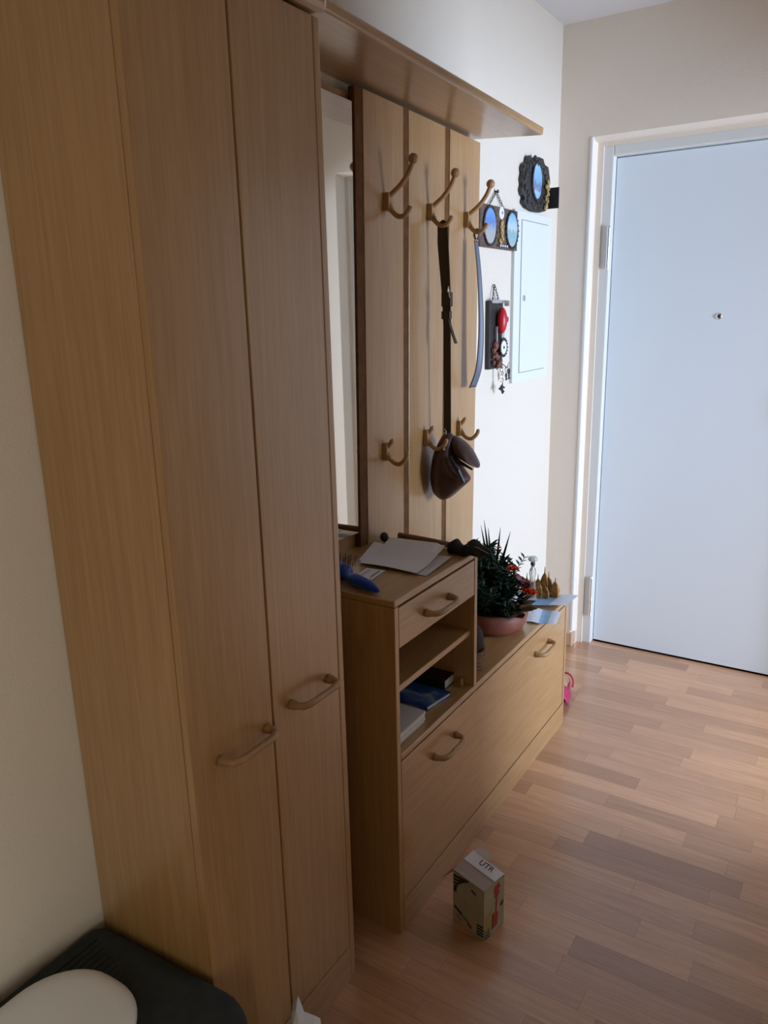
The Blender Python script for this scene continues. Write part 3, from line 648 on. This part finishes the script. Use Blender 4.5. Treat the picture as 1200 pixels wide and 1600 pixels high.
for k in range(130):
    a = random.uniform(0, 6.283); R_ = random.uniform(.02, .135); top = random.uniform(.07, .29)
    top = min(top, .31 - R_*(1.0 + .7*max(0, math.cos(a)))); tip = Vector((PX-.012+.95*R_*math.cos(a), PY-.02+.9*R_*math.sin(a), ZL+top))
    b0_ = Vector((PX+.3*R_*math.cos(a), PY+.3*R_*math.sin(a), ZL+.06)); stm.tube([b0_, b0_.lerp(tip, .5)+Vector((0, 0, .01)), tip], .0012, 5)
    for j in range(34):
        t = random.uniform(.15, 1.05); p = b0_.lerp(tip, t)
        d = Vector((random.uniform(-1, 1), random.uniform(-1, 1), random.uniform(-.4, .9))); leaf(fo, p, d, random.uniform(.016, .030), random.uniform(.009, .014))
fo.build('foliage', leafm, pt)['kind'] = 'stuff'; stm.build('stems', leafm, pt)['kind'] = 'stuff'
for (x, y, z, dx, dy) in ((.172, 2.05, .822, -.006, 0), (.180, 2.05, .800, .0, .0), (.212, 2.06, .802, .004, .0), (.235, 2.06, .795, .014, 0), (.170, 2.045, .805, -.012, 0)):
    b_ = Vector((PX, PY, ZL+.12)); e_ = Vector((x+dx, y, z)); sd = Vector((1, 0, 0))
    pts = [b_.lerp(e_, t) for t in (0, .25, .5, .75, 1)]; wds = [.005, .0052, .0046, .003, .0003]; vs = []
    for p_, w_ in zip(pts, wds): vs += [p_-sd*w_, p_+sd*w_]
    bo = MB().add(vs, [(2*i, 2*i+1, 2*i+3, 2*i+2) for i in range(4)]).build('grass_blade', leafm, pt); so = bo.modifiers.new('s', 'SOLIDIFY'); so.thickness = .0008
def flower(x, y, z, r, mat=orange):
    m = MB()
    for ring, (n_, tl) in enumerate(((8, .3), (7, .8), (5, 1.6))):
        for k in range(n_):
            a = k*6.283/n_+ring*.4; leaf(m, (x, y, z), (math.cos(a), math.sin(a), tl), r*(1-.15*ring), r*.75, .35)
    m.build('flower', mat, pt)
flower(.262, 2.050, ZL+.200, .024); flower(.312, 2.080, ZL+.122, .026); flower(.300, 2.065, ZL+.135, .020); flower(.222, 2.04, ZL+.268, .008)
m = MB()
for k in range(9): leaf(m, (.270+.005*k, 2.07, ZL+.14+.006*(k % 3)), (random.uniform(-.6, .5), random.uniform(-.6, .4), random.uniform(-.1, .6)), .042, .034, .2)
m.build('red_leaves', redb, pt)
m = MB()
for k in range(14):
    a = -1.3+k*.16; leaf(m, (.262+.010*math.cos(a), 2.065+.02*math.sin(a), ZL+.055+.006*(k % 4)), (1, math.sin(a)*.8, .30+.35*(k % 3)), .066, .055, .15)
m.build('paper_wrap', kraft, pt)
sp = MB(); base = Vector((.245, 2.06, ZL+.16)); tip = Vector((.285, 2.09, ZL+.235)); sp.tube([base, tip], .0012, 5)
for k in range(5):
    for s_ in (-1, 1): leaf(sp, base.lerp(tip, .35+k*.15), (s_*.9+.3, s_*-.3, .6), .022, .009)
sp.build('green_sprig', leafl, pt)

bk = thing('dark_basket', 'small dark wicker basket half hidden behind the drawer section', 'basket', (.245, 1.76, ZL))
bx, by = .245, 1.762
m = MB().lathe([(0, 0), (.040, 0), (.052, .02), (.058, .045), (.056, .060), (.050, .060), (.046, .02), (0, .008)], (bx, by, ZL), seg=28); m.build('basket_body', wicker, bk, smooth=True)
m = MB()
for z in (.012, .024, .036, .048, .058):
    r = .047+.010*min(1, z/.045); pts = [(bx+r*math.cos(a*math.pi/14), by+r*math.sin(a*math.pi/14), ZL+z+.002*math.sin(a*2.0)) for a in range(29)]; m.tube(pts, .0035, 6, cap=False)
m.build('woven_band', wicker, bk)
MB().ball((bx, by, ZL+.085), .054, 18, (1, 1, .95)).build('dark_filling', plain('dark_brown_knit', (.02, .012, .01), .85, bump=.5, bscale=90, var=.4, vscale=60), bk, smooth=True)

ps = thing('perfume_bottle', 'slim clear glass bottle with a faceted stopper behind the plant', 'bottle', (.222, 2.32, ZL))
MB().lathe([(0, 0), (.014, 0), (.015, .01), (.012, .06), (.009, .085), (.012, .10), (.010, .115), (.0055, .122), (.0055, .130)], (.222, 2.32, ZL+.001), seg=16).build('bottle_body', glass, ps, smooth=True)
MB().lathe([(.007, .130), (.008, .138), (.006, .142)], (.222, 2.32, ZL), seg=14).build('bottle_collar', darksteel, ps)
MB().lathe([(.005, .141), (.016, .148), (.018, .153), (.012, .160), (0, .161)], (.222, 2.32, ZL), seg=8).build('stopper', plain('frosted_glass', (.50, .54, .50), .25), ps)
dv = thing('dried_leaf_bunch', 'bunch of upright golden dried leaves beside the glass bottle', 'dried leaves', (.23, 2.36, ZL))
random.seed(9)
for (x, y, hh, ww, ln) in ((.205, 2.355, .080, .030, .1), (.225, 2.365, .085, .030, 0), (.245, 2.37, .113, .034, .05), (.262, 2.375, .095, .032, -.1), (.283, 2.37, .080, .034, .1), (.235, 2.345, .070, .03, .2), (.258, 2.352, .062, .03, -.2), (.188, 2.35, .088, .03, .1), (.272, 2.385, .06, .03, .1)):
    m = MB(); prof = [(.2, 0), (.75, .06), (1.08, .22), (1.12, .38), (.92, .55), (.55, .70), (.14, .80), (.06, 1.0)]; ww *= 1.1
    vs = []
    for i, (r, h) in enumerate(prof):
        for k in range(8):
            a = k*math.pi/4; rr = r*ww/2*(1.0 if k % 2 else .72); vs.append((x+rr*math.cos(a)+ln*hh*h*.3, y+rr*math.sin(a)*.6, ZL+.001+hh*h))
    m.add(vs, [(i*8+k, i*8+(k+1) % 8, (i+1)*8+(k+1) % 8, (i+1)*8+k) for i in range(7) for k in range(8)]+[tuple(56+k for k in range(8))])
    m.build('dried_leaf', golden, dv)
def leaflet(label, a, b, c, d, lift, z=ZL):
    t = thing('leaflet', label, 'leaflet', ((a[0]+c[0])/2, (a[1]+c[1])/2, z), 'folded leaflets on the low cabinet')
    q = quad((*a, 0), (*b, 0), (*c, 0), (*d, 0))
    def part(v0, v1, mat, nm):
        def fn(u, v):
            vv = v0+(v1-v0)*v; p = q(vv, u); p.z = z+.002+lift(u, vv)+.002*math.sin(vv*9); return p
        MB().sheet(fn, 6, 6, .0014).build(nm, mat, t)
    part(0, .42, mapw, 'page'); part(.42, .72, mapb, 'blue_panel'); part(.72, 1, mapw, 'page'); return t
leaflet('blue and white folded leaflet lying nearest, beside the plant bowl', (.275, 2.138), (.366, 2.158), (.345, 2.266), (.238, 2.258), lambda u, v: .002)
leaflet('blue and white leaflet propped over the far end of the cabinet', (.150, 2.262), (.350, 2.292), (.356, 2.406), (.150, 2.372), lambda u, v: .004+.016*max(0, v-.3))

# ================================================================ ON THE FLOOR
# small carton
ct = thing('small_carton', 'small opened printed carton standing on the floor before the cabinet', 'box', (.455, 1.41, 0))
A, B, Cc = Vector((.402, 1.388)), Vector((.496, 1.362)), Vector((.514, 1.436)); Dd = A + (Cc-B); HZ = .138
def wall(a, b, nm, mat=card_w, h=HZ):
    n = Vector((-(b-a).y, (b-a).x)).normalized()*.0012
    return MB().prism([tuple(a), tuple(b), tuple(b+n), tuple(a+n)], 'Z', .001, h).build(nm, mat, ct)
for a, b in ((A, B), (B, Cc), (Cc, Dd), (Dd, A)): wall(a, b, 'side')
MB().prism([tuple(A), tuple(B), tuple(Cc), tuple(Dd)], 'Z', .0003, .0015).build('bottom', card_in, ct)
P3 = lambda p, z: Vector((p[0], p[1], z))
def panel(pts, nm, mat, th=.0010, par=ct):
    pts = [Vector(p) for p in pts]; n = (pts[1]-pts[0]).cross(pts[2]-pts[0]).normalized()*th; k = len(pts)
    return MB().add(pts+[p-n for p in pts], [tuple(range(k)), tuple(range(2*k-1, k-1, -1))]+[(i, k+i, k+(i+1) % k, (i+1) % k) for i in range(k)]).build(nm, mat, par)
v_ = (Dd-A); lidA, lidB = P3(A, HZ+.004), P3(B, HZ+.001); lidC, lidD = P3(B+v_, HZ+.004), P3(A+v_, HZ+.014)
lid = panel([lidA, lidB, lidB.lerp(lidC, .52), lidA.lerp(lidD, .52)], 'lid', card_in)
strip = panel([lidA.lerp(lidD, .52)+Vector((0, 0, .0012)), lidB.lerp(lidC, .52)+Vector((0, 0, .0012)), lidC, lidD], 'lid_strip', paper)
dirx = (lidB-lidA).normalized(); diry = (lidD-lidA).normalized()
text_mb('UTR', .022, blackp, 'lettering', ct, frame_mat(lidA.lerp(lidB, .62)+(lidD-lidA)*.70+Vector((0, 0, .0075)), dirx, diry))
panel([P3(A+v_, HZ+.013), P3(A+v_*.95+(B-A)*.55, HZ+.016), P3(A+v_*1.15+(B-A)*.5, HZ+.024), P3(A+v_*1.2+(B-A)*.12, HZ+.022)], 'torn_flap', paper)
panel([P3(A, HZ), P3(Dd, HZ), P3(Dd-Vector((.030, -.004)), HZ-.03), P3(A-Vector((.030, -.004)), HZ-.032)], 'side_flap', redink)
# prints on the two visible sides
def side_print(a, b, items, nm, mat):
    a3, b3 = P3(a, 0), P3(b, 0); d = (b3-a3); n = Vector((d.y, -d.x, 0)).normalized()*.0008; m = MB()
    for poly in items:
        pts = [a3+d*u+Vector((0, 0, z*HZ))+n for u, z in poly]; k = len(pts)
        m.add(pts+[p-n*.5 for p in pts], [tuple(range(k)), tuple(range(2*k-1, k-1, -1))]+[(i, (i+1) % k, k+(i+1) % k, k+i) for i in range(k)])
    return m.build(nm, mat, ct)
side_print(A, B, [[(.02, .955-.075*k), (.12+.08*k*0, .955-.075*k), (.50-.10*k, 1.0-.045*k), (.50-.10*k, .955-.045*k), (.12, .91-.075*k), (.02, .91-.075*k)] for k in range(5)] +
           [[(.05, .33), (.30, .25), (.30, .19), (.05, .27)], [(.33, .22), (.45, .18), (.45, .15), (.33, .19)]] +
           [[(.78, .26-.06*k), (.99, .28-.06*k), (.99, .25-.06*k), (.78, .225-.06*k)] for k in range(4)] + [[(.60, .88), (.74, .84), (.74, .80), (.60, .85)]], 'black_print', blackp)
side_print(A, B, [[(.45, .20), (.62, .12), (.62, .05), (.48, .09)], [(.12, .16), (.30, .10), (.30, .07), (.12, .13)]], 'red_print', redink)
side_print(B, Cc, [[(.50, .93), (.72, .96), (.80, .86), (.62, .80), (.46, .82)], [(.50, .82), (.78, .80), (.66, .66), (.50, .70)], [(.58, .66), (.66, .66), (.62, .40), (.56, .42)], [(.44, .42), (.70, .38), (.66, .12), (.48, .10)]], 'red_print', redink)
side_print(B, Cc, [[(.05, .42), (.40, .52), (.40, .16), (.05, .12)]], 'ochre_print', yellowp)
side_print(B, Cc, [[(.01, .20-.05*k), (.30, .17-.05*k), (.30, .145-.05*k), (.01, .175-.05*k)] for k in range(4)] + [[(.40, .40), (.44, .40), (.44, .10), (.40, .08)], [(.82, .50), (.95, .54), (.95, .46), (.82, .43)]], 'black_print', blackp)

# pink sandal beyond the cabinet
sd = thing('sandal', 'pink sandal with beige insole on the floor just beyond the cabinet', 'sandal', (.245, 2.59, 0))
SX, SY = .240, 2.590
def sole_poly(g=0):
    pts = []
    for k in range(28):
        a = k*2*math.pi/28; yy_ = -math.cos(a); s = math.sin(a)
        wd_ = (.044 if yy_ < 0 else .036) - (.006 if -.1 < yy_ < .5 else 0)
        pts.append((SX+s*(wd_-g), SY+yy_*(.125-g)))
    return pts
MB().prism(sole_poly(), 'Z', 0, .010).build('outsole', sole, sd, bevel=.002)
MB().prism(sole_poly(-.001), 'Z', .010, .026).build('midsole', redtrim, sd, bevel=.003)
MB().prism(sole_poly(.006), 'Z', .026, .029).build('insole', insole, sd, bevel=.001)
m = MB(); nu, nv = 14, 5; vs = []
for j in range(nv+1):
    for i in range(nu+1):
        a = math.pi*i/nu; y = SY-.095+.075*j/nv; vs.append((SX+.047*math.cos(a), y, .018+(.040+.006*j/nv)*math.sin(a)))
m.add(vs, [(j*(nu+1)+i, j*(nu+1)+i+1, (j+1)*(nu+1)+i+1, (j+1)*(nu+1)+i) for j in range(nv) for i in range(nu)])
so = m.build('toe_strap', pink, sd, smooth=True); so.modifiers.new('s', 'SOLIDIFY').thickness = .003
m = MB(); pts = [(SX+.044*math.cos(math.pi*k/12), SY+.03+.085*math.sin(math.pi*k/12), .032+.012*math.sin(math.pi*k/12)) for k in range(13)]
m.tube(pts, .004, 8); m.build('heel_strap', redtrim, sd, smooth=True)
sd.rotation_euler = (0, 0, math.radians(9))

# crumpled paper bag by the wardrobe plinth
pb = thing('crumpled_paper', 'crumpled white paper bag with a black letter before the wardrobe', 'paper bag', (.40, .82, 0))
m = MB(); random.seed(4)
outl = [(-.055, .0), (-.052, .06), (-.050, .095), (-.034, .118), (-.024, .128), (-.020, .155), (-.010, .166), (-.006, .150), (.000, .138), (.020, .131), (.030, .122), (.036, .06), (.034, 0)]
k = len(outl); vs = []
for i, (yo, wd_) in enumerate(((-.022, .8), (-.012, 1), (.012, 1), (.022, .85))):
    for (a, z) in outl: vs.append((a*wd_, yo+random.uniform(-.003, .003), z*(1 if i in (1, 2) else .93)))
fs = [(i*k+j, i*k+(j+1) % k, (i+1)*k+(j+1) % k, (i+1)*k+j) for i in range(3) for j in range(k)] + [tuple(range(k-1, -1, -1)), tuple(3*k+j for j in range(k))]
m.add(vs, fs); mt = Matrix.Translation((.356, .868, 0)) @ Matrix.Rotation(math.radians(32), 4, 'Z') @ Matrix.Diagonal((1.0, 1.0, 1.22, 1)); m.xf(mt)
m.build('bag_sheet', paper, pb, bevel=.001)
text_mb('R', .045, blackp, 'lettering', pb, mt @ Matrix.Translation((-.008, -.0262, .106)) @ Matrix.Rotation(math.pi/2, 4, 'X') @ Matrix.Rotation(math.radians(-25), 4, 'Z'))

# charcoal pouf and white tray, lower left
pf = thing('ribbed_pouf', 'charcoal ribbed fabric pouf against the left wall before the wardrobe', 'pouf', (.2, .42, 0))
def rrect(x0, x1, y0, y1, r, n=8):
    out = []
    for cx, cy, a0, rr in ((x1-r[0], y0+r[0], -90, r[0]), (x1-r[1], y1-r[1], 0, r[1]), (x0+r[2], y1-r[2], 90, r[2]), (x0+r[3], y0+r[3], 180, r[3])):
        for k in range(n+1): a = math.radians(a0+90*k/n); out.append((cx+rr*math.cos(a), cy+rr*math.sin(a)))
    return out
m = MB(); rings = []
for ins, z in ((.012, 0), (.0, .02), (0, .30), (.004, .322), (.012, .336), (.028, .344), (.055, .347)):
    rings.append([(x, y, z) for x, y in rrect(.002+ins*.4, .425-ins, .12+ins, .716-ins*.6, (max(.01, .09-ins), max(.01, .09-ins), max(.01, .03-ins*.3), max(.01, .03-ins*.3)))])
k = len(rings[0]); vs = [p for r in rings for p in r]
m.add(vs, [(i*k+j, i*k+(j+1) % k, (i+1)*k+(j+1) % k, (i+1)*k+j) for i in range(len(rings)-1) for j in range(k)] + [tuple(range(k-1, -1, -1)), tuple((len(rings)-1)*k+j for j in range(k))])
lean = Matrix(((1,0,0,0),(0,1,0,0),(.065,0,1,0),(0,0,0,1)))
for v in m.v: v.z += .065*v.x*min(1, v.z/.25)
m.build('pouf_body', char, pf, smooth=True)
for i in range(14):
    x = .045+i*.014; z_ = .3475+.065*x; MB().tube([(x, .19, z_-.001), (x, .4, z_), (x, .675-.004*i, z_-.001)], [.002, .0036, .002], 6).build('rib', char, pf, smooth=True)
tr_ = thing('white_tray', 'smooth white rounded tray lying on the charcoal pouf', 'tray', (.16, .47, .334))
m = MB(); rings = []
for ins, z in ((.012, .336), (.002, .340), (0, .350), (.003, .357), (.012, .361), (.03, .362), (.055, .359)):
    rings.append([(x, y, z) for x, y in rrect(.052+ins, .292-ins, .20+ins, .618-ins, [max(.012, .105-ins)]*4, 10)])
k = len(rings[0]); vs = [p for r in rings for p in r]
m.add(vs, [(i*k+j, i*k+(j+1) % k, (i+1)*k+(j+1) % k, (i+1)*k+j) for i in range(len(rings)-1) for j in range(k)] + [tuple(range(k-1, -1, -1)), tuple((len(rings)-1)*k+j for j in range(k))])
for v in m.v: v.z += .017+.065*v.x*.9
m.build('tray_shell', white_pad, tr_, smooth=True)

# marks, links and relief too small to pick apart stay joined
for o in bpy.data.objects:
    if o.name.split('.')[0] in ('black_print', 'red_print', 'print', 'strip_marks', 'chain', 'carved_relief', 'gilt_relief', 'gilt_figure', 'woven_band', 'lettering', 'red_leaves', 'green_sprig', 'buckle_keeper'):
        o['kind'] = 'stuff'
